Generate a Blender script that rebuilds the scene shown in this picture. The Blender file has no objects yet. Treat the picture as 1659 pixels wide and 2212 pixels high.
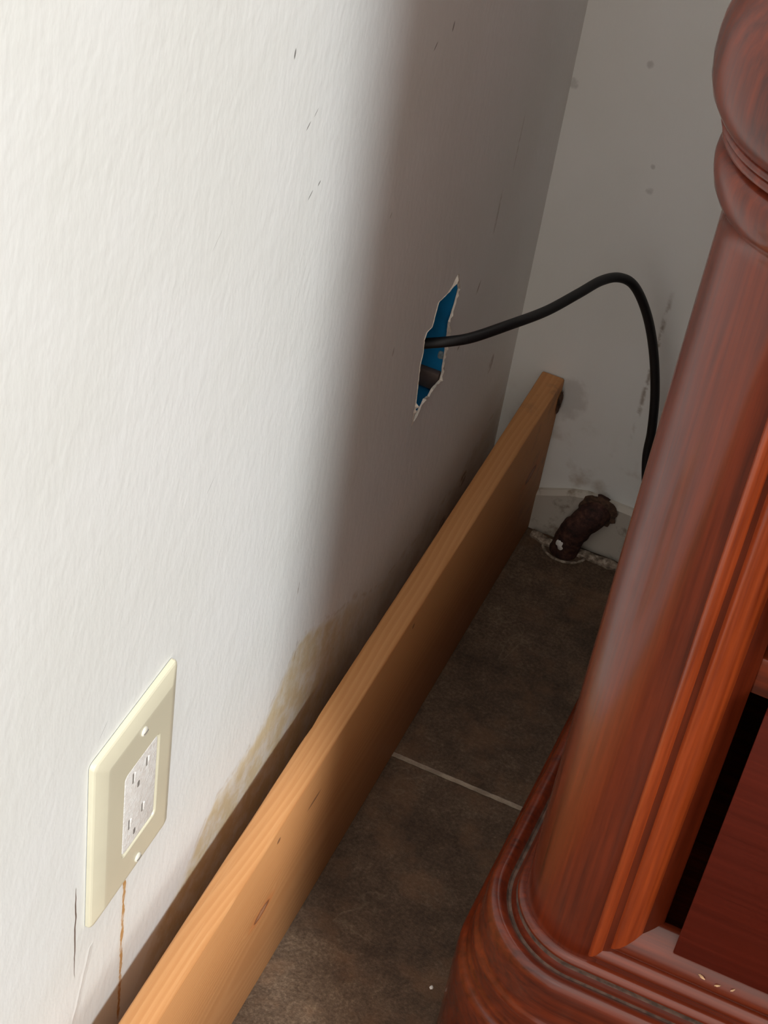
import bpy, bmesh, math, random
from mathutils import Vector, Matrix, noise as mnoise

sc = bpy.context.scene
COL = sc.collection
random.seed(4)

# ------------------------------------------------------------------ camera
cam_d = bpy.data.cameras.new('camera')
cam = bpy.data.objects.new('camera', cam_d); COL.objects.link(cam)
cam_d.sensor_fit = 'HORIZONTAL'; cam_d.sensor_width = 36.0
cam_d.lens = 36.0 * 4116.36 / 1659.0
cam_d.clip_start = 0.02; cam_d.clip_end = 50
RX = Vector((.9066, .4045, .1203)); RY = Vector((.3571, -.5833, -.7296)); RZ = Vector((-.2250, .7044, -.6732))
M = Matrix((RX, -RY, -RZ)).transposed()
M = M.to_quaternion().to_matrix().to_4x4()
M.translation = Vector((.2758, -1.1152, 1.0177))
cam.matrix_world = M
sc.camera = cam

# ------------------------------------------------------------------ light
world = bpy.data.worlds.new('room_ambient'); sc.world = world
world.use_nodes = True
wn = world.node_tree; bg = wn.nodes['Background']
wtc = wn.nodes.new('ShaderNodeTexCoord'); wsp = wn.nodes.new('ShaderNodeSeparateXYZ'); wr = wn.nodes.new('ShaderNodeValToRGB')
wn.links.new(wtc.outputs['Generated'], wsp.inputs[0]); wn.links.new(wsp.outputs[2], wr.inputs[0])
wr.color_ramp.elements[0].position = 0.0; wr.color_ramp.elements[0].color = (.42, .377, .335, 1)
wr.color_ramp.elements[1].position = 0.8; wr.color_ramp.elements[1].color = (.96, .895, .81, 1)
wn.links.new(wr.outputs[0], bg.inputs['Color'])
bg.inputs['Strength'].default_value = 1.80

# daylight falling past the added shadow slab
KEY = Vector((1, -1.42, 1.72)).normalized()
ld = bpy.data.lights.new('daylight', 'SUN'); ld.energy = 3.5; ld.angle = math.radians(2.1); ld.color = (.925, 1.0, 1.03)
lo = bpy.data.objects.new('daylight', ld); COL.objects.link(lo)
lo.location = KEY * 4; lo.rotation_euler = KEY.to_track_quat('Z', 'Y').to_euler()
# fill light added on the right to brighten the frame moulding, not a window
l2 = bpy.data.lights.new('side_fill_light', 'AREA'); l2.shape = 'RECTANGLE'; l2.size = .45; l2.size_y = .7; l2.energy = 6.5; l2.color = (1, .96, .9)
o2 = bpy.data.objects.new('side_fill_light', l2); COL.objects.link(o2)
D2 = Vector((1, -.42, .45)).normalized(); o2.location = Vector((.25, -.42, .3)) + D2 * 2.2
o2.rotation_euler = D2.to_track_quat('Z', 'Y').to_euler()

vs = sc.view_settings
vs.view_transform = 'Standard'; vs.look = 'None'; vs.exposure = 0.0; vs.gamma = 1.0
vs.use_curve_mapping = False

# ------------------------------------------------------------------ node helpers
class N:
    """a socket with arithmetic, so masks can be written as formulas"""
    def __init__(s, nt, sock): s.nt = nt; s.s = sock
    def _m(s, op, *o):
        n = s.nt.nodes.new('ShaderNodeMath'); n.operation = op
        for i, v in enumerate((s,) + o):
            if isinstance(v, N): s.nt.links.new(v.s, n.inputs[i])
            else: n.inputs[i].default_value = v
        return N(s.nt, n.outputs[0])
    def __add__(s, o): return s._m('ADD', o)
    def __sub__(s, o): return s._m('SUBTRACT', o)
    def __mul__(s, o): return s._m('MULTIPLY', o)
    def __truediv__(s, o): return s._m('DIVIDE', o)
    def abs(s): return s._m('ABSOLUTE')
    def max(s, o): return s._m('MAXIMUM', o)
    def min(s, o): return s._m('MINIMUM', o)
    def sin(s): return s._m('SINE')
    def sqrt(s): return s._m('SQRT')
    def pow(s, o): return s._m('POWER', o)
    def sm(s, a, b, u=0., v=1.):
        n = s.nt.nodes.new('ShaderNodeMapRange'); n.interpolation_type = 'SMOOTHSTEP'
        s.nt.links.new(s.s, n.inputs[0])
        for i, q in zip((1, 2, 3, 4), (a, b, u, v)): n.inputs[i].default_value = q
        return N(s.nt, n.outputs[0])

class Mat:
    def __init__(s, name, rough=.6, spec=.5, coat=0., coat_rough=.1, metal=0.):
        s.m = bpy.data.materials.new(name); s.m.use_nodes = True
        s.nt = s.m.node_tree; s.b = s.nt.nodes['Principled BSDF']
        s.b.inputs['Roughness'].default_value = rough
        s.b.inputs['Specular IOR Level'].default_value = spec
        s.b.inputs['Coat Weight'].default_value = coat
        s.b.inputs['Coat Roughness'].default_value = coat_rough
        s.b.inputs['Metallic'].default_value = metal
        tc = s.nt.nodes.new('ShaderNodeTexCoord'); s.obj = tc.outputs['Object']
        sp = s.nt.nodes.new('ShaderNodeSeparateXYZ'); s.nt.links.new(s.obj, sp.inputs[0])
        s.x, s.y, s.z = (N(s.nt, sp.outputs[i]) for i in range(3))
    def vec(s, x, y, z):
        c = s.nt.nodes.new('ShaderNodeCombineXYZ')
        for i, v in enumerate((x, y, z)):
            if isinstance(v, N): s.nt.links.new(v.s, c.inputs[i])
            else: c.inputs[i].default_value = v
        return c.outputs[0]
    def noise(s, scale, detail=3, rough=.55, sx=1, sy=1, sz=1, dist=0., off=0.):
        n = s.nt.nodes.new('ShaderNodeTexNoise')
        s.nt.links.new(s.vec(s.x * sx + off, s.y * sy + off, s.z * sz), n.inputs['Vector'])
        n.inputs['Scale'].default_value = scale; n.inputs['Detail'].default_value = detail
        n.inputs['Roughness'].default_value = rough; n.inputs['Distortion'].default_value = dist
        return N(s.nt, n.outputs[0])
    def mix(s, a, b, f):
        n = s.nt.nodes.new('ShaderNodeMix'); n.data_type = 'RGBA'
        for i, v in ((6, a), (7, b)):
            if isinstance(v, tuple): n.inputs[i].default_value = (*v, 1)
            else: s.nt.links.new(v, n.inputs[i])
        if isinstance(f, N): s.nt.links.new(f.s, n.inputs[0])
        else: n.inputs[0].default_value = f
        return n.outputs[2]
    def ramp(s, f, stops, interp='LINEAR'):
        n = s.nt.nodes.new('ShaderNodeValToRGB'); e = n.color_ramp; e.interpolation = interp
        while len(e.elements) < len(stops): e.elements.new(.5)
        for el, (p, c) in zip(e.elements, stops):
            el.position = p; el.color = (*(c if isinstance(c, tuple) else (c, c, c)), 1)
        s.nt.links.new(f.s, n.inputs[0]); return n.outputs[0]
    def color(s, c):
        if isinstance(c, tuple): s.b.inputs['Base Color'].default_value = (*c, 1)
        else: s.nt.links.new(c, s.b.inputs['Base Color'])
        return s
    def rough(s, f): s.nt.links.new(f.s, s.b.inputs['Roughness'])
    def bump(s, h, dist, strength=1.0):
        n = s.nt.nodes.new('ShaderNodeBump'); n.inputs['Distance'].default_value = dist
        n.inputs['Strength'].default_value = strength
        s.nt.links.new(h.s, n.inputs['Height']); s.nt.links.new(n.outputs[0], s.b.inputs['Normal'])
        return s

def flat_mat(name, c, rough=.5, var=.12, scale=120, **k):
    m = Mat(name, rough, **k)
    f = m.noise(scale, 3).sm(.3, .7)
    m.color(m.mix(tuple(v * (1 - var) for v in c), tuple(min(1, v * (1 + var)) for v in c), f))
    return m

# ------------------------------------------------------------------ mesh helpers
def link(name, me, parent=None, loc=None):
    o = bpy.data.objects.new(name, me); COL.objects.link(o)
    if parent is not None: o.parent = parent
    if loc is not None: o.location = loc
    return o
def finish(name, bm, mats, parent=None, smooth=True, angle=32, loc=None):
    bmesh.ops.recalc_face_normals(bm, faces=bm.faces)
    if loc is not None: bmesh.ops.translate(bm, verts=bm.verts, vec=-Vector(loc))
    for f in bm.faces: f.smooth = smooth
    for e in bm.edges:
        if len(e.link_faces) == 2: e.smooth = e.calc_face_angle(0) < math.radians(angle)
        else: e.smooth = False
    me = bpy.data.meshes.new(name); bm.to_mesh(me); bm.free()
    for m in (mats if isinstance(mats, (list, tuple)) else [mats]): me.materials.append(m.m)
    return link(name, me, parent, loc)
def thing(name, label, cat, loc=(0, 0, 0), group=None):
    o = bpy.data.objects.new(name, None); COL.objects.link(o); o.location = loc
    o.empty_display_size = .05; tag(o, label, cat, group); return o
def tag(o, label, cat, group=None):
    o['label'] = label; o['category'] = cat
    if group: o['group'] = group
    return o
def struct(o): o['kind'] = 'structure'; return o
def box(bm, x0, x1, y0, y1, z0, z1, bev=0., seg=2):
    r = bmesh.ops.create_cube(bm, size=1)
    for v in r['verts']:
        v.co = Vector(((x0 + x1) / 2 + v.co.x * (x1 - x0), (y0 + y1) / 2 + v.co.y * (y1 - y0), (z0 + z1) / 2 + v.co.z * (z1 - z0)))
    if bev:
        es = list({e for v in r['verts'] for e in v.link_edges})
        bmesh.ops.bevel(bm, geom=es, offset=bev, segments=seg, affect='EDGES', profile=.5)
def loops(bm, ls, closed=True, cap0=False, cap1=False, mi=None):
    """skin a list of point loops"""
    vs_ = [[bm.verts.new(p) for p in l] for l in ls]
    for k, (a, b) in enumerate(zip(vs_[:-1], vs_[1:])):
        n = len(a)
        for i in range(n if closed else n - 1):
            j = (i + 1) % n
            f = bm.faces.new((a[i], a[j], b[j], b[i]))
            if mi: f.material_index = mi[k]
    if cap0: bm.faces.new(vs_[0])
    if cap1: bm.faces.new(vs_[-1])
    return vs_
def catmull(P, n=10):
    P = [Vector(p) for p in P]; P = [2 * P[0] - P[1]] + P + [2 * P[-1] - P[-2]]; out = []
    for i in range(1, len(P) - 2):
        a, b, c, d = P[i - 1:i + 3]
        for k in range(n):
            t = k / n
            out.append(.5 * ((2 * b) + (c - a) * t + (2 * a - 5 * b + 4 * c - d) * t * t + (3 * b - a - 3 * c + d) * t ** 3))
    out.append(P[-2]); return out
def tube(bm, path, rad, n=20, caps=True):
    up = Vector((0.13, .31, 1)).normalized(); ls = []
    T0 = None
    for i, p in enumerate(path):
        t = (path[min(i + 1, len(path) - 1)] - path[max(i - 1, 0)]).normalized()
        if T0 is None: u = t.cross(up).normalized()
        else: u = (u - t * u.dot(t)).normalized()
        T0 = t; v = t.cross(u)
        r = rad(i / (len(path) - 1)) if callable(rad) else rad
        ls.append([p + (u * math.cos(a) + v * math.sin(a)) * r for a in (2 * math.pi * k / n for k in range(n))])
    loops(bm, ls, True, caps, caps)
def lathe(bm, prof, cx, cy, n=72):
    ls = [[Vector((cx + r * math.cos(a), cy + r * math.sin(a), z)) for a in (2 * math.pi * k / n for k in range(n))] for r, z in prof]
    loops(bm, ls, True, True, True)

# ------------------------------------------------------------------ materials
def wall_material(name, left):
    m = Mat(name, .62, spec=.35)
    n1 = m.noise(7, 3); n2 = m.noise(34, 4); n3 = m.noise(150, 2)
    base = m.mix((.785, .79, .762), (.815, .82, .805), n1.sm(.35, .65))
    bump_h = m.noise(230, 2, .5, sz=.55) * .6 + m.noise(95, 2, .5, sz=.6) * .8
    if left:
        # water stain and grime above the board
        t = (m.y + .60) / .60
        pts = [(0, .04), (.10, .108), (.155, .121), (.185, .138), (.205, .150), (.245, .156), (.30, .158), (.34, .165), (.375, .184), (.45, .168), (.60, .115), (.85, .09), (1.0, .12)]
        zr = N(m.nt, m.ramp(t, pts))
        edge = zr + (n2 - .5) * .026 + (m.noise(12, 3, off=3.) - .5) * .03
        d = edge - m.z
        mask = d.sm(-.001, .010) * t.sm(.035, .12)
        patch = m.noise(60, 4, .65, off=7.).sm(.30, .62, .35, 1.)
        base = m.mix(base, (.63, .51, .29), mask * patch * .85 * t.sm(.42, .62, 1., .25))
        rim = (d.abs()).sm(.0, .004, 1., 0.) * m.noise(90, 2, off=2.).sm(.45, .6) * t.sm(.1, .2)
        base = m.mix(base, (.50, .38, .22), rim * .35)
        grime = (m.z - m.noise(22, 4, .6) * .10).sm(-.02, .07, 1., 0.) * t.sm(.3, .5)
        base = m.mix(base, (.34, .26, .19), grime * .8)
        # rust run below the outlet plate
        wob = (m.noise(60, 2, sx=0, sy=0) - .5) * .0055
        dr = (m.y + .5856 + wob).abs()
        w = m.noise(110, 2, sx=0, sy=0, off=5.).sm(.3, .7, .0006, .0019)
        drip = (dr - w).sm(-.0002, .0003, 1., 0.) * m.z.sm(.062, .075) * m.z.sm(.199, .203, 1., 0.)
        base = m.mix(base, (.50, .24, .055), drip * m.noise(140, 3, sy=.3).sm(.25, .55, .45, 1.))
        halo = dr.sm(.0015, .005, 1., 0.) * m.z.sm(.06, .1) * m.z.sm(.19, .203, 1., 0.)
        base = m.mix(base, (.72, .60, .42), halo * .18)
        # thin cracks in the paint
        wob2 = (m.noise(45, 2, sx=0, sy=0, off=9.) - .5) * .0040
        dc = (m.y + .6352 + wob2).abs()
        wc = m.z.sm(.17, .21, .00012, .0006) * m.z.sm(.235, .253, 1., .3)
        ck = (dc - wc).sm(-.0001, .0002, 1., 0.) * m.z.sm(.172, .178) * m.z.sm(.250, .252, 1., 0.)
        base = m.mix(base, (.16, .11, .09), ck)
        wob3 = (m.noise(70, 2, sx=0, sy=0, off=13.) - .5) * .006
        dk = (m.y + .6275 + (m.z - .158) * -.33 + wob3).abs()
        flap = dk.sm(.0003, .0011, 1., 0.) * m.z.sm(.128, .14) * m.z.sm(.182, .184, 1., 0.)
        base = m.mix(base, (.52, .48, .45), flap * .55)
        bump_h = bump_h + dk.sm(.0, .004, 1., 0.) * m.z.sm(.128, .14) * m.z.sm(.182, .184, 1., 0.) * .7
        # scuffs: y, z, half length, half width, angle from vertical, colour, strength
        D = (.10, .085, .075); B = (.22, .15, .10); W = (.80, .77, .72)
        marks = [(-.4702, .6245, .0032, .0011, .1, D, .8), (-.4403, .5819, .0030, .0004, 1.0, D, .8), (-.4475, .5788, .0032, .0006, 1.0, D, .9),
                 (-.4275, .5385, .0020, .0007, 1.0, D, .9), (-.4365, .5370, .0035, .0006, 1.0, D, .9), (-.2690, .5468, .0038, .0014, .2, D, .7),
                 (-.2922, .5461, .0036, .0008, .9, D, .8), (-.3226, .4614, .0025, .0008, .5, B, .7), (-.2836, .3447, .0040, .0013, .1, B, .6),
                 (-.531, .5672, .007, .0003, .9, D, .35), (-.5188, .4224, .006, .0004, .9, D, .4), (-.388, .2414, .006, .0012, .1, B, .5),
                 (-.3789, .1822, .013, .0010, .1, B, .45), (-.0738, .0838, .009, .010, .4, B, .8), (-.1079, .0662, .008, .009, .4, B, .7),
                 (-.130, .296, .007, .002, .5, B, .6), (-.150, .262, .006, .004, .2, B, .6), (-.060, .185, .010, .006, .2, B, .5),
                 (-.2146, .3420, .038, .0008, 1.33, W, .45), (-.2310, .3405, .022, .0007, 1.2, W, .35), (-.2314, .2330, .011, .0007, .05, W, .9),
                 (-.1735, .318, .02, .0007, .03, W, .6), (-.2300, .262, .008, .0006, .0, W, .6), (-.613, .345, .007, .0004, .9, D, .4),
                 (-.118, .345, .025, .0025, .05, B, .35), (-.100, .39, .03, .002, .05, B, .25)]
        for y, z, a, b, an, c, k in marks:
            ca, sa = math.cos(an), math.sin(an)
            u = (m.y - y) * sa + (m.z - z) * ca; v = (m.y - y) * ca + (m.z - z) * -sa
            e = (u * (1.2 / a)).pow(2.) + (v * (1.25 / b)).pow(2.)
            soft = e.sm(.3, 1.2, 1., 0.)
            if c is B: soft = soft * n3.sm(.3, .6)
            base = m.mix(base, c, soft * k)
    else:
        spots = [(.0496, .415, .003, D0), (.0699, .3249, .003, D0), (.0676, .3437, .002, D0), (.0021, .3848, .004, D0), (.092, .22, .0022, D0)]
        for x, z, r, c in spots:
            e = ((m.x - x) * (1 / r)).pow(2.) + ((m.z - z) * (1 / r)).pow(2.)
            base = m.mix(base, c, (e + (n3 - .5) * 3.).sm(.0, 1.3, 1., 0.) * .3)
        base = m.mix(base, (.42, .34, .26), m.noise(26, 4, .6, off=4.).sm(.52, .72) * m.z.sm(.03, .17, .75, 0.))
        line = (m.x - .103 + (m.noise(30, 2, sx=0, sy=0) - .5) * .006).abs().sm(.0, .0028, 1., 0.) * m.z.sm(.10, .16) * m.z.sm(.23, .26, 1., 0.)
        base = m.mix(base, (.22, .16, .11), line * m.noise(120, 3).sm(.42, .6) * .7)
        e = ((m.x - .050) * 75.).pow(2.) + ((m.z - .133) * 50.).pow(2.)
        base = m.mix(base, (.16, .11, .07), (e + (n2 - .5) * 3.5 + (n3 - .5) * 1.5).sm(.1, 1.3, 1., 0.) * .25)
    m.color(base); m.bump(bump_h, .00050, .75)
    return m
D0 = (.12, .10, .08)
M_wl = wall_material('left_wall_paint', True)
M_wb = wall_material('back_wall_paint', False)

def floor_material():
    m = Mat('brown_stone_tile', .55, spec=.3)
    a = m.noise(9, 5, .62, dist=.6); b = m.noise(60, 5, .7); c = m.noise(420, 3, .7)
    f = (a * .40 + b * .33 + c * .42 - .09)
    col = m.ramp(f, [(.30, (.030, .018, .011)), (.46, (.080, .050, .032)), (.55, (.130, .085, .055)), (.68, (.25, .175, .115))])
    warm = m.noise(24, 4, .6, off=2.).sm(.5, .66)
    col = m.mix(col, (.20, .105, .055), warm * .35)
    vein = (m.noise(7, 4, .55, dist=1.2, off=5.) - .5).abs().sm(.0, .010, 1., 0.) * m.noise(11, 2, off=8.).sm(.5, .6)
    col = m.mix(col, (.33, .26, .17), vein * .15)
    P = .305
    gy = ((m.y + .2747 + P * 20.5) / P)._m('FRACT'); gx = ((m.x + .085 + P * 20.5) / P)._m('FRACT')
    gd = ((gy - .5).abs()).min((gx - .5).abs()) * P
    gd = gd + (m.noise(160, 2) - .5) * .0012
    g = gd.sm(.0016, .0024, 1., 0.)
    col = m.mix(col, m.mix((.40, .32, .24), (.26, .20, .15), m.noise(90, 3).sm(.35, .65)), g)
    m.color(col)
    m.bump(b * .5 + c * .7 - g * 1.0, .0009, .7)
    m.rough(m.noise(50, 3).sm(.3, .7, .42, .66))
    return m
M_floor = floor_material()

def pine_material():
    m = Mat('pine_board_wood', .55, spec=.3)
    dy = (m.noise(2.2, 2, sy=1, sx=0, sz=0) - .5)
    px = m.x + dy * .010 + (m.noise(5, 1, sx=.6, sz=.6) - .5) * .002 + .060
    pz = m.z + dy * .022 - .052 + (m.noise(5, 1, sx=.6, sz=.6, off=4.) - .5) * .003
    # growth rings bow round the knots
    k1 = ((m.y - .0071) * 105.).pow(2.) + ((m.z - .0840) * 280.).pow(2.)
    k2 = ((m.y - .4586) * 85.).pow(2.) + ((m.z - .0838) * 240.).pow(2.)
    r = (px.pow(2.) + pz.pow(2.)).sqrt() + k1.sm(0., 9., .003, 0.) + k2.sm(0., 9., .003, 0.)
    ph = (r * 430. + (m.noise(40, 2, sy=.06) - .5) * 1.2)._m('FRACT')
    ring = ph.sm(.0, .62) * ph.sm(.80, 1.0, 1., 0.)
    fine = m.noise(900, 2, .6, sy=.025)
    tone = m.noise(10, 3, .5, sy=.25)
    col = m.mix((.54, .262, .104), (.49, .212, .078), tone.sm(.3, .7))
    col = m.mix(col, (.42, .170, .055), ring * .45)
    col = m.mix(col, (.57, .31, .14), fine.sm(.5, .75) * .30)
    side = m.x.sm(.0165, .0175)
    for k, c1 in ((k1, (.19, .065, .025)), (k2, (.16, .055, .022))):
        col = m.mix(col, (.52, .17, .05), k.sm(1., 5., 1., 0.) * side * .55)
        kn = (k + (m.noise(300, 3) - .5) * 1.0)
        col = m.mix(col, c1, (kn - .75).abs().sm(.15, .6, 1., 0.) * side * .85)
        col = m.mix(col, (.30, .16, .10), kn.sm(.3, .8, 1., 0.) * side * .6)
    for y, z, a, b in ((.02, .1375, .0025, .0022), (.2156, .1385, .002, .0022), (.0715, .118, .010, .0015)):
        e = ((m.y - y) * (1 / a)).pow(2.) + ((m.z - z) * (1 / b)).pow(2.)
        col = m.mix(col, (.14, .06, .03), e.sm(.3, 1.3, 1., 0.) * side * .8)
    # reddish streaks on the face
    st = m.noise(70, 3, .6, sy=.05, off=6.).sm(.60, .75)
    col = m.mix(col, (.50, .18, .06), st * side * .35)
    dirt = m.noise(45, 4, .65, off=3.).sm(.5, .68) * m.y.sm(.40, .50)
    col = m.mix(col, (.20, .11, .06), dirt * .55)
    m.color(col); m.bump(fine * .5 + ring * -.25, .0004, .45)
    return m
M_pine = pine_material()

def mahogany(name, axis='z', lo_=(.048, .0054, .0023), hi=(.235, .033, .0072), rough=.40, coat=.85):
    m = Mat(name, rough, spec=.25, coat=coat, coat_rough=.15)
    s = {'x': (.035, 1, 1), 'y': (1, .035, 1), 'z': (1, 1, .035)}[axis]
    g1 = m.noise(260, 4, .6, *s); g2 = m.noise(55, 3, .55, *s); g3 = m.noise(6, 2)
    f = g1 * .45 + g2 * .25 + g3 * .20 + .05
    col = m.ramp(f, [(.36, lo_), (.52, tuple((a + b) / 2 for a, b in zip(lo_, hi))), (.68, hi)])
    m.color(col)
    m.rough((g1 * .5 + m.noise(40, 3) * .5).sm(.3, .7, rough - .05, rough + .12))
    m.bump(g1 * .6 + m.noise(30, 2) * .8, .00025, .5)
    return m
M_mz = mahogany('mahogany_upright', 'z')
M_mx = mahogany('mahogany_long', 'x')
M_mf = mahogany('mahogany_frame_lit', 'z', (.17, .023, .007), (.58, .100, .019), .36, .5)  # brighter copy for the stiles: side light put into the base colour
M_md = mahogany('mahogany_drawer', 'x', (.075, .0072, .0030), (.135, .0135, .0048), .48, .0)
M_dust = flat_mat('dusty_groove', (.105, .062, .046), .75, .45, 200)
M_in = flat_mat('shaded_cabinet_inside', (.012, .006, .004), .8)  # near-black base colour puts the shade of the drawer gaps into the panels
M_blue = flat_mat('blue_box_plastic', (.003, .20, .46), .5, .1, 90)
M_brown = flat_mat('brown_clamp', (.14, .10, .085), .6)
M_gyp = flat_mat('torn_gypsum', (.78, .72, .64), .9, .12, 300)
M_smear = flat_mat('grey_plaster', (.26, .32, .34), .9, .25, 400)
M_cable = flat_mat('black_cable_jacket', (.006, .006, .007), .5, .2, 200)
M_plate = flat_mat('ivory_plate_plastic', (.66, .615, .465), .34, .02, 30, spec=.5)
M_white = Mat('painted_receptacle', .55, spec=.4)
_n = M_white.noise(300, 3); M_white.color(M_white.mix((.74, .70, .66), (.80, .78, .75), _n.sm(.4, .6)))
M_white.bump(M_white.noise(230, 4, .6, dist=1.6).sm(.45, .62), .0005, .35)
M_slot = flat_mat('slot_shade', (.22, .20, .18), .8)  # dark grey paints the shade of slots that are raised, not cut
M_scr = flat_mat('painted_screw', (.72, .69, .60), .4)
M_trim = Mat('painted_trim', .6)
_n = M_trim.noise(50, 4, .65).sm(.5, .68)
M_trim.color(M_trim.mix((.50, .46, .40), (.26, .21, .16), _n)); M_trim.bump(M_trim.noise(160, 3), .0006, .6)
def rust():
    m = Mat('rusty_pipe_iron', .75, spec=.25)
    f = m.noise(160, 5, .65)
    col = m.ramp(f, [(.32, (.018, .010, .009)), (.5, (.050, .021, .017)), (.68, (.105, .048, .033))])
    m.color(col); m.bump(m.noise(300, 4, .6), .0012, .9); return m
M_rust = rust()
M_mortar = Mat('crumbly_mortar', .9)
_f = M_mortar.noise(220, 4, .6); M_mortar.color(M_mortar.ramp(_f, [(.35, (.10, .075, .055)), (.52, (.26, .20, .15)), (.66, (.45, .38, .30))])); M_mortar.bump(_f, .0015, 1.)
M_chip = flat_mat('white_chip', (.80, .77, .74), .8)
M_splint = flat_mat('pale_splinter', (.70, .44, .25), .8, .25, 300)
M_bark = flat_mat('dark_bark', (.075, .040, .024), .9, .4, 300)
M_lint = flat_mat('grey_lint', (.30, .26, .23), .95, .2, 300)

# ------------------------------------------------------------------ room shell
FLOOR_X1 = 2.4; Y0 = -2.2; H = 2.3
bm = bmesh.new(); box(bm, -.02, FLOOR_X1, Y0, .02, -.03, 0)
struct(finish('floor', bm, M_floor, smooth=False))

HOLE = [(-.1835, .3371), (-.1750, .3225), (-.1779, .3116), (-.1796, .3076), (-.1834, .3019), (-.1822, .2930), (-.1805, .2815), (-.1793, .2713), (-.1794, .2640),
        (-.1777, .2565), (-.1794, .2523), (-.1944, .2552), (-.2000, .2528), (-.2080, .2562), (-.2109, .2535), (-.2235, .2485), (-.2240, .2641), (-.2260, .2803), (-.2284, .2975),
        (-.2267, .3061), (-.2285, .3173), (-.2260, .3215), (-.2174, .3199), (-.2129, .3356), (-.1975, .3328), (-.1895, .3337)]
def ragged(P, step=.0022, amp=.0006):
    out = []
    for (a, b), (c, d) in zip(P, P[1:] + P[:1]):
        n = max(1, int(math.hypot(c - a, d - b) / step))
        for k in range(n):
            t = k / n; y = a + (c - a) * t; z = b + (d - b) * t
            q = mnoise.noise(Vector((y * 500, z * 500, 1.3))); q2 = mnoise.noise(Vector((y * 500, z * 500, 8.1)))
            out.append((y + q * amp, z + q2 * amp))
    return out
HP = ragged(HOLE)
def wall_with_hole():
    bm = bmesh.new(); th = -.0127
    rect = [(Y0, 0), (.02, 0), (.02, H), (Y0, H)]
    def ring(P): 
        v = [bm.verts.new((0, y, z)) for y, z in P]
        return v, [bm.edges.new((v[i], v[(i + 1) % len(v)])) for i in range(len(v))]
    va, ea = ring(rect); vb, eb = ring(HP)
    bmesh.ops.triangle_fill(bm, use_beauty=True, use_dissolve=False, edges=ea + eb)
    front = list(bm.faces)
    ex = bmesh.ops.extrude_face_region(bm, geom=front)
    back = [g for g in ex['geom'] if isinstance(g, bmesh.types.BMVert)]
    bmesh.ops.translate(bm, verts=back, vec=(th, 0, 0))
    for v in back:                       # the hole widens behind the face, where the box sits
        if -.3 < v.co.y < -.1 and .1 < v.co.z < .45:
            d = Vector((v.co.y + .2028, (v.co.z - .293) * .6)).normalized() * .046
            v.co.y += d.x; v.co.z += d.y
    return finish('wall_left', bm, M_wl, smooth=False)
WL = struct(wall_with_hole())

# torn paper and gypsum crumbs round the hole
bm = bmesh.new(); inn = []; out_ = []
cy_, cz_ = -.203, .294
for i, (y, z) in enumerate(HP):
    (ya, za), (yb, zb) = HP[i - 1], HP[(i + 1) % len(HP)]
    t = Vector((yb - ya, zb - za)).normalized(); nrm = Vector((t.y, -t.x))
    if nrm.dot(Vector((y - cy_, (z - cz_) * .5))) < 0: nrm = -nrm
    far = 1.0 if (y > -.2 or z < .262) else .10
    w = (.0004 + .0056 * abs(mnoise.noise(Vector((y * 260, z * 260, 4.))))) * far
    inn.append(Vector((.0004 + .0034 * far * abs(mnoise.noise(Vector((y * 300, z * 300, 7.)))), y, z)))
    out_.append(Vector((.0002, y + nrm.x * w, z + nrm.y * w)))
bk = [Vector((-.0124, p.y, p.z)) for p in inn]
loops(bm, [out_, inn, [Vector((-.0006, p.y, p.z)) for p in inn]])
rim = finish('torn_paper_rim', bm, M_gyp, WL)

bm = bmesh.new(); box(bm, 0, FLOOR_X1, .0, .02, 0, H)
struct(finish('wall_back', bm, M_wb, smooth=False))

# painted skirting of the back wall: wavy, worn at its left end
bm = bmesh.new(); ls = []
for k in range(90):
    x = .001 + k * .0135 if k > 12 else .001 + k * .0135
    top = .0535 + .0012 * mnoise.noise(Vector((x * 40, 0, 2)))
    if x < .075: top -= .016 * min(1, (.075 - x) / .035)
    th = .0062 + .0008 * mnoise.noise(Vector((x * 60, 3, 2)))
    ls.append([Vector((x, -.0002, 0.0005)), Vector((x, -th, .0005)), Vector((x, -th, top - .0035)), Vector((x, -th + .0035, top)), Vector((x, -.0002, top))])
loops(bm, ls, True, True, True)
struct(finish('baseboard_back', bm, M_trim, angle=40))

# crumbling mortar bead along the foot of the back wall
bm = bmesh.new(); path = []
for k in range(70):
    x = .048 + k * .006
    if .062 < x < .094: continue
    path.append(Vector((x, -.0135 + .003 * mnoise.noise(Vector((x * 90, 5, 1))), .001)))
tube(bm, path, lambda t: .0042 + .0026 * mnoise.noise(Vector((t * 60, 2, 9))), 8)
struct(finish('trim_1', bm, M_mortar))

# unseen upright slab added right of the camera to cast the left wall's shadow edge
bm = bmesh.new(); box(bm, 0, .76, -.02, .02, .006, 2.03, .002)
dl = finish('shadow_blocker', bm, flat_mat('blocker_paint', (.42, .36, .30), .5, .05, 8)); struct(dl)
dl.location = (.655, -1.288, 0); dl.rotation_euler = (0, 0, math.radians(4))

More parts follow.
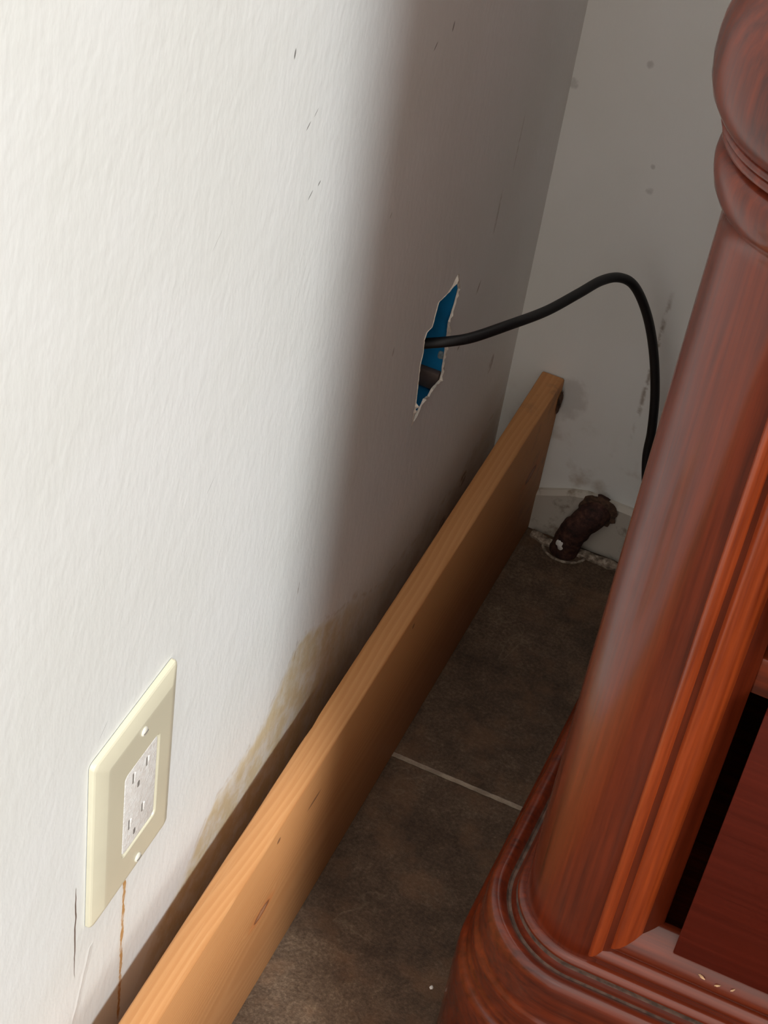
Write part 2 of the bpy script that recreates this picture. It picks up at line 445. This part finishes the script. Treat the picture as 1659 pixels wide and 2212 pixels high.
# ------------------------------------------------------------------ chest of drawers
CX, CY, R0, ZP = .2209, -.3944, .0469, .100
W = .62; CXR = CX + W; YB = .041
chest = thing('chest_of_drawers', 'dark red mahogany chest of drawers with a turned corner column and stepped base', 'dresser', (CX + W / 2, -.22, 0))
CL = Vector(chest.location)
SIZE = .93; BASE = Vector((CX, CY, ZP)); SEAT = Vector((.2247, -.4448, .1642))   # drawn size -> real size, column foot -> its place
ZF = ZP - .1642 / SIZE                                                          # the floor in drawing heights
def seat(bm):
    for v in bm.verts: v.co = SEAT + (v.co - BASE) * SIZE
def part(name, bm, mats, parent=None, **k):
    seat(bm); o = finish(name, bm, mats, None, loc=CL if parent is None else None, **k)
    if parent is None: o.parent = chest; o.location = (0, 0, 0)
    else:
        o.parent = parent
    return o
def sub(name, bm, mats, parent, **k):
    seat(bm); bmesh.ops.translate(bm, verts=bm.verts, vec=-CL)
    return finish(name, bm, mats, parent, **k)

# plinth: moulding profile (outset from the column, height) run round both front corners
PROF = [(-.012, .0985), (.0006, .0985), (.0022, .0978), (.0040, .0962), (.0044, .0945), (.0042, .0925), (.0046, .0908), (.0058, .0895), (.0063, .0880), (.0070, .0870), (.0086, .0868),
        (.0100, .0880), (.0120, .0902), (.0145, .0914), (.0170, .0912), (.0192, .0896), (.0206, .0865), (.0214, .0820), (.0218, .0740), (.0219, .0640),
        (.0222, .0590), (.0230, .0566), (.0240, .0552), (.0247, .0535), (.0248, .0505), (.0243, .0460), (.0242, .0410), (.0246, .0378), (.0256, .0362),
        (.0260, .0350), (.0260, .0335), (.0266, .0318), (.0280, .0304), (.0295, .0288), (.0305, .0262), (.0310, .0225), (.0312, .0100), (.0312, -.030), (.0312, ZF + .0003)]
DUST = {(3, 0)}
bm = bmesh.new(); ls = []
for d, z in PROF:
    r = R0 + d; L = []
    for k in range(13): L.append(Vector((CX - r, YB + (CY - YB) * k / 13, z)))
    for k in range(29): a = math.pi / 2 * k / 28; L.append(Vector((CX - r * math.cos(a), CY - r * math.sin(a), z)))
    for k in range(1, 30): L.append(Vector((CX + W * k / 30, CY - r, z)))
    for k in range(29): a = math.pi / 2 * k / 28; L.append(Vector((CXR + r * math.sin(a), CY - r * math.cos(a), z)))
    for k in range(1, 14): L.append(Vector((CXR + r, CY + (YB - CY) * k / 13, z)))
    ls.append(L)
mi = [1 if (k in (4, 5, 9, 10)) else 0 for k in range(len(PROF) - 1)]
loops(bm, ls, True, True, True, mi)
part('plinth', bm, [M_mx, M_dust], angle=38)

# turned corner columns
CP = [(.0469, .0975), (.0469, .14), (.0468, .20), (.0466, .28), (.0463, .36), (.0459, .44), (.0454, .52), (.0450, .575), (.0448, .5838), (.0470, .5860), (.0496, .5895), (.0522, .5945), (.0540, .6010),
      (.0546, .6055), (.0542, .6095), (.0525, .6122), (.0492, .6134), (.0490, .6146), (.0522, .6156), (.0541, .6170), (.0546, .6190), (.0541, .6203), (.0530, .6208), (.0542, .6214), (.0557, .6226), (.0563, .6240), (.0557, .6252), (.0547, .6257), (.0566, .6271), (.0598, .6315), (.0627, .6365), (.0647, .6430), (.0657, .6510), (.0657, .6590), (.0650, .6665), (.0637, .6720), (.0610, .6790), (.0565, .6870),
      (.0515, .6950), (.0480, .7030), (.0465, .7100), (.0500, .7150), (.0535, .7200), (.0540, .7260), (.0500, .7310), (.0455, .7340), (.0450, .76), (.0448, .86), (.0540, .868), (.0560, .88), (.0560, .899)]
for cx in (CX, CXR):
    bm = bmesh.new(); lathe(bm, CP, cx, CY, 96)
    sg = 1 if cx == CX else -1
    for v in bm.verts:                    # flat where the column is let into the carcass
        if v.co.y > -.4195 and (v.co.x - cx) * sg > .012: v.co.x = cx + sg * .012
    part('column', bm, M_mz, angle=50)

# carcass
for x0 in (CX - .026, CXR + .012):
    bm = bmesh.new(); box(bm, x0, x0 + .014, CY + .005, YB + .002 if x0 < CX else .0735, .0975, .899, .001)
    part('side_panel', bm, M_mz)
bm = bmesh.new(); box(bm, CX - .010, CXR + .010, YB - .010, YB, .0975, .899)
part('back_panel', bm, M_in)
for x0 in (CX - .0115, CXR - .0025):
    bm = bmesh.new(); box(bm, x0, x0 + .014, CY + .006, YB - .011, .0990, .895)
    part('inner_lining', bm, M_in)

# face frame: mitred moulding round the drawer opening (inset, depth y)
FP = [(0, -.400), (0, -.4385), (.0007, -.4412), (.0018, -.4426), (.0036, -.4431), (.0056, -.4424), (.0074, -.4402), (.0086, -.4372), (.0092, -.4352), (.0098, -.4350), (.0104, -.4368), (.0116, -.4386),
      (.0138, -.4397), (.0165, -.4396), (.0195, -.4380), (.0225, -.4349), (.0250, -.4311), (.0272, -.4268), (.0286, -.4238), (.0293, -.4215), (.0288, -.4190), (.0200, -.4180)]
fx0, fx1, fz0, fz1 = .2256, CXR - (.2256 - CX), .1030, .885
bm = bmesh.new(); ls = []
for t, y in FP:
    L = []
    c = [(fx0 + t, fz0 + t), (fx1 - t, fz0 + t), (fx1 - t, fz1 - t), (fx0 + t, fz1 - t)]
    for a in range(4): L.append(Vector((c[a][0], y, c[a][1])))
    ls.append(L)
for k in range(4):
    vs_ = []
    for L in ls: vs_.append((L[k], L[(k + 1) % 4]))
    bm2 = bmesh.new()
    q = [[bm2.verts.new(p) for p in pr] for pr in vs_]
    for a, b in zip(q[:-1], q[1:]): bm2.faces.new((a[0], a[1], b[1], b[0]))
    part('frame_stile' if k % 2 else 'frame_rail', bm2, M_mf if k % 2 else M_mx, angle=50)
bm.free()
bm = bmesh.new(); box(bm, fx0, fx1, -.4400, -.395, .0968, fz0 + .0008, .0008)
part('bottom_strip', bm, M_mx)
for z in (.3285, .573):
    bm = bmesh.new(); box(bm, .2470, fx1 - .0214, -.4190, -.385, z, z + .0255, .0012)
    part('drawer_divider', bm, M_mx)

# drawers, hanging a little open
for z0, z1 in ((.1327, .3366), (.3766, .581), (.621, .826)):
    bm = bmesh.new(); box(bm, .2704, CXR - .0495, -.4380, -.4202, z0, z1, .0009)
    dr = part('drawer', bm, M_md)
    bm = bmesh.new()
    a, b, c, d, e, f = .2830, CXR - .062, -.4200, -.10, z0 + .012, z1 - .03
    box(bm, a, a + .012, c, d, e, f); box(bm, b - .012, b, c, d, e, f); box(bm, a + .012, b - .012, d - .012, d, e, f); box(bm, a + .012, b - .012, c, d - .012, e, e + .008)
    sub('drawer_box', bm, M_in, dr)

# top board
bm = bmesh.new(); box(bm, CX - .068, CXR + .068, CY - .068, .0735, .8995, .925, .006, 3)
part('top_board', bm, M_mx)

# ------------------------------------------------------------------ pine board on edge against the wall
XB, TB, HB = .0249, .0178, .1491
BL = Vector((XB, -.5, 0))
bm = bmesh.new(); ls = []
yn = 240
for k in range(yn + 1):
    y = -.62 + (.4985 + .62) * k / yn
    yw = y - .5
    e = mnoise.noise(Vector((y * 9, 1, 2))) * .00015 + mnoise.noise(Vector((y * 60, 4, 2))) * .00015
    e2 = mnoise.noise(Vector((y * 30, 7, 2))) * .00025
    dip = -.0009 * math.exp(-((y - .098) / .007) ** 2) - .0004 * math.exp(-((y - .02) / .02) ** 2)
    b = .0011
    sec = [(0 - e * .5, .0), (0, .0012), (-e * .5 - dip * .6, HB - b), (b - e - dip, HB), (TB * .5, HB), (TB - b, HB + e2 * .5), (TB + e2 * .3, HB - b), (TB + e2 * .3, HB * .5), (TB + e2 * .3, .0015), (TB - .001, 0)]
    ls.append([Vector((x, y, z)) for x, z in sec])
loops(bm, ls, True, True, True)
board = finish('wooden_board', bm, M_pine, angle=60)
board.location = BL
tag(board, 'long orange pine board standing on edge along the foot of the left wall', 'board')
bm = bmesh.new()
bmesh.ops.create_icosphere(bm, subdivisions=4, radius=1)
for v in bm.verts:
    n_ = v.co.copy(); s_ = 1 + .35 * mnoise.noise(n_ * 2.1) + .18 * mnoise.noise(n_ * 6)
    v.co = Vector((TB + .0012 + n_.x * .0015 * s_, .4945 + n_.y * .0032 * s_, .1300 + n_.z * .0100 * s_))
finish('bark_edge', bm, M_bark, board)

# ------------------------------------------------------------------ wall outlet
OY0, OY1, OZ0, OZ1 = -.6262, -.5468, .2065, .3330
outlet = thing('wall_outlet', 'ivory rectangular cover plate with white paint-smeared receptacle on the left wall', 'outlet', (0, (OY0 + OY1) / 2, (OZ0 + OZ1) / 2))
OL = Vector(outlet.location)
def opart(name, bm, mats, parent=None, **k):
    bmesh.ops.translate(bm, verts=bm.verts, vec=-OL)
    return finish(name, bm, mats, parent or outlet, **k)
def rrect(y0, y1, z0, z1, r, x, n=6):
    P = []
    for (cy, cz, a0) in ((y1 - r, z1 - r, 0), (y0 + r, z1 - r, 90), (y0 + r, z0 + r, 180), (y1 - r, z0 + r, 270)):
        for k in range(n + 1):
            a = math.radians(a0 + 90 * k / n); P.append(Vector((x, cy + r * math.cos(a), cz + r * math.sin(a))))
    return P
bm = bmesh.new(); ls = []
for ins, x, r in ((0, .0003, .0030), (0, .0020, .0030), (.0004, .0028, .0030), (.0012, .0034, .0030), (.0022, .0038, .0030), (.0085, .0060, .0030), (.0092, .0061, .0030), (.0110, .0061, .003)):
    ls.append(rrect(OY0 + ins, OY1 - ins, OZ0 + ins, OZ1 - ins, max(.0008, r - ins * .12), x))
RY0, RY1, RZ0, RZ1 = -.6012, -.5675, .2375, .3010
for ins, x in ((-.0006, .0061), (0, .0058), (.0002, .0050), (.0003, .0024)):
    ls.append(rrect(RY0 + ins, RY1 - ins, RZ0 + ins, RZ1 - ins, .0034, x))
loops(bm, ls, True)
opart('cover_plate', bm, M_plate, angle=14)
bm = bmesh.new()
ls = [rrect(RY0 + i, RY1 - i, RZ0 + i, RZ1 - i, .0030, x) for i, x in ((.0007, .0010), (.0007, .0048), (.0012, .0055), (.0016, .0056))]
loops(bm, ls, True, True, True)
rec = opart('receptacle', bm, M_white, angle=50); rec['label'] = 'white receptacle smeared with paint'
def slot(name, y, z, w, h, mat=M_slot):
    bm = bmesh.new(); loops(bm, [rrect(y - w / 2, y + w / 2, z - h / 2, z + h / 2, min(w, h) * .45, x) for x in (.0050, .00568)], True, True, True)
    return opart(name, bm, mat, rec)
for y, z, h in ((-.5924, .2915, .0078), (-.5790, .2905, .0066), (-.5946, .2580, .0078), (-.5815, .2575, .0066)):
    slot('slot', y, z, .0013, h)
    bm = bmesh.new(); box(bm, .0054, .0062, y + .0009, y + .0022, z - h * .45, z + h * .4, .0003)
    opart('slot_lip', bm, M_white, rec)
for y, z in ((-.5866, .2815), (-.5886, .2465)):
    slot('ground_hole', y, z, .0022, .0046)
for y, z in ((-.5843, .3185), (-.5843, .2202)):
    bm = bmesh.new()
    n = 24
    ring = lambda r, x: [Vector((x, y + r * math.cos(2 * math.pi * k / n), z + r * math.sin(2 * math.pi * k / n))) for k in range(n)]
    loops(bm, [ring(.0028, .0050), ring(.0028, .0065), ring(.0022, .0070), ring(.0008, .0072)], True, True, True)
    so = opart('screw', bm, M_scr)
    bm = bmesh.new(); box(bm, .0068, .00735, y - .0021, y + .0021, z - .0004, z + .0004)
    opart('screw_slot', bm, M_slot, so)

# ------------------------------------------------------------------ blue box inside the wall
jb = thing('junction_box', 'blue plastic electrical box inside the torn hole in the left wall', 'electrical box', (-.045, -.203, .2935))
JL = Vector(jb.location)
bm = bmesh.new(); y0, y1, z0, z1, xa, xb, t = -.2330, -.1725, .2380, .3440, -.0012, -.078, .0020
for a in ((xb, xa, y0, y0 + t, z0, z1), (xb, xa, y1 - t, y1, z0, z1), (xb, xa, y0 + t, y1 - t, z0, z0 + t), (xb, xa, y0 + t, y1 - t, z1 - t, z1), (xb, xb + t, y0 + t, y1 - t, z0 + t, z1 - t)):
    box(bm, *a)
bmesh.ops.translate(bm, verts=bm.verts, vec=-JL); finish('box_shell', bm, M_blue, jb, smooth=False)
bm = bmesh.new(); box(bm, -.0175, -.0015, -.1795, -.1744, .2415, .2555, .001)
bmesh.ops.translate(bm, verts=bm.verts, vec=-JL); o = finish('cable_clamp', bm, M_brown, jb); o['label'] = 'dark brown clamp strip'
bm = bmesh.new(); bmesh.ops.create_icosphere(bm, subdivisions=3, radius=1)
for v in bm.verts:
    s_ = 1 + .5 * mnoise.noise(v.co * 1.9 + Vector((3, 1, 5)))
    v.co = Vector((-.0040 + v.co.x * .0019 * s_, -.1748 + v.co.y * .0006, .2678 + v.co.z * .0034 * s_))
bmesh.ops.translate(bm, verts=bm.verts, vec=-JL); finish('plaster_smear', bm, M_smear, jb)

# ------------------------------------------------------------------ black cable
CPTS = [(-.066, -.212, .272), (-0.0197, -0.208, 0.2911), (-0.0071, -0.203, 0.2946), (0.0055, -0.198, 0.2981), (0.0179, -0.187, 0.2995), (0.0333, -0.162, 0.2997), (0.0463, -0.125, 0.2926), (0.0575, -0.092, 0.2908), (0.0657, -0.068, 0.2899), (0.0744, -0.052, 0.286), (0.084, -0.042, 0.276), (0.0957, -0.035, 0.2527), (0.1063, -0.031, 0.222), (0.115, -0.03, 0.1873), (0.1198, -0.029, 0.154), (0.1218, -0.029, 0.128),
        (.1300, -.0290, .092), (.1420, -.0300, .050), (.1560, -.0290, .018), (.1750, -.0270, .0048), (.21, -.0260, .0036), (.30, -.026, .0036)]
bm = bmesh.new(); tube(bm, catmull(CPTS, 10), .0034, 20)
cab = finish('coaxial_cable', bm, M_cable, angle=60, loc=(.12, -.03, 0))
tag(cab, 'black cable arching out of the wall hole and down behind the column', 'cable')

# ------------------------------------------------------------------ rusty pipe stub in the corner
pipe = thing('pipe_stub', 'rusty brown pipe elbow between the back wall and the tile floor', 'pipe', (.079, -.012, 0))
PL = Vector(pipe.location)
bm = bmesh.new()
tube(bm, catmull([(.0765, -.0150, -.002), (.0775, -.0158, .008), (.0800, -.0166, .019), (.0835, -.0166, .029), (.0880, -.0140, .0370), (.0925, -.0090, .0415), (.0950, -.0040, .0430), (.0955, .0000, .0432)], 8), lambda t: .0113 + .0010 * mnoise.noise(Vector((t * 9, 0, 3))) + .0012 * max(0, t - .6), 32)
for v in bm.verts: v.co += Vector((mnoise.noise(v.co * 160), mnoise.noise(v.co * 160 + Vector((9, 0, 0))), mnoise.noise(v.co * 160 + Vector((0, 9, 0))))) * .0009
bmesh.ops.translate(bm, verts=bm.verts, vec=-PL); finish('elbow', bm, M_rust, pipe)
bm = bmesh.new(); n = 48; L0 = []; L1 = []
for k in range(n):
    a = 2 * math.pi * k / n; r = .0150 + .0040 * mnoise.noise(Vector((math.cos(a) * 2.4, math.sin(a) * 2.4, 4)))
    L0.append(Vector((.0945 + r * math.cos(a), -.0088, .0452 + r * .95 * math.sin(a)))); L1.append(Vector((.0945 + r * .8 * math.cos(a), -.0098, .0452 + r * .76 * math.sin(a))))
loops(bm, [L0, L1], True, True, True)
bmesh.ops.translate(bm, verts=bm.verts, vec=-PL); finish('grime_collar', bm, M_bark, pipe)
for cx_, cy_, cz_, rr in ((.0748, -.0262, .0150, .0036), (.0760, -.0265, .0125, .0028), (.0778, -.0268, .0185, .0008)):
    bm = bmesh.new(); bmesh.ops.create_icosphere(bm, subdivisions=3, radius=1)
    for v in bm.verts:
        s_ = 1 + .6 * mnoise.noise(v.co * 1.6 + Vector((cx_, cy_, cz_)) * 300)
        v.co = Vector((cx_ + v.co.x * rr * s_, cy_ + v.co.y * rr * .45, cz_ + v.co.z * rr * s_))
    bmesh.ops.translate(bm, verts=bm.verts, vec=-PL); o = finish('paint_fleck', bm, M_chip, pipe); o['label'] = 'white fleck of paint'
# mortar ring where the pipe meets the floor
bm = bmesh.new(); P = []
for k in range(40):
    a = math.pi * (.93 + 1.1 * k / 39)
    P.append(Vector((.0770 + .0185 * math.cos(a), -.0130 + .0165 * math.sin(a), .0006)))
tube(bm, P, lambda t: .0011 + .0008 * mnoise.noise(Vector((t * 23, 1, 4))), 8)
bmesh.ops.translate(bm, verts=bm.verts, vec=-PL); finish('mortar_ring', bm, M_mortar, pipe)

# ------------------------------------------------------------------ crumbs
def crumb(name, loc, r, mat, label, cat, group=None, squash=(1, 1, .6), rot=0):
    bm = bmesh.new(); bmesh.ops.create_icosphere(bm, subdivisions=2, radius=1)
    for v in bm.verts:
        s_ = 1 + .45 * mnoise.noise(v.co * 1.7 + Vector(loc) * 50)
        v.co = Vector((v.co.x * r * squash[0] * s_, v.co.y * r * squash[1] * s_, v.co.z * r * squash[2] * s_))
    bmesh.ops.rotate(bm, verts=bm.verts, cent=(0, 0, 0), matrix=Matrix.Rotation(rot, 3, 'Z'))
    o = finish(name, bm, mat); o.location = loc
    return tag(o, label, cat, group)
crumb('paint_chip', (.1405, -.4365, .0008), .0013, M_chip, 'tiny white paint chip on the floor tile beside the dresser base', 'chip')
for (x, y, z), r, a in (((.2902, -.4380, .1236), .0021, -.4), ((.3000, -.4387, .1228), .0017, .5), ((.3087, -.4380, .1238), .0015, .9)):
    p = SEAT + (Vector((x, y, z)) - BASE) * SIZE
    crumb('wood_splinter', tuple(p), r, M_splint, 'pale wood splinter on the dresser ledge below the drawer front', 'splinter', 'wood splinters on the dresser ledge', (1, .35, .28), a)
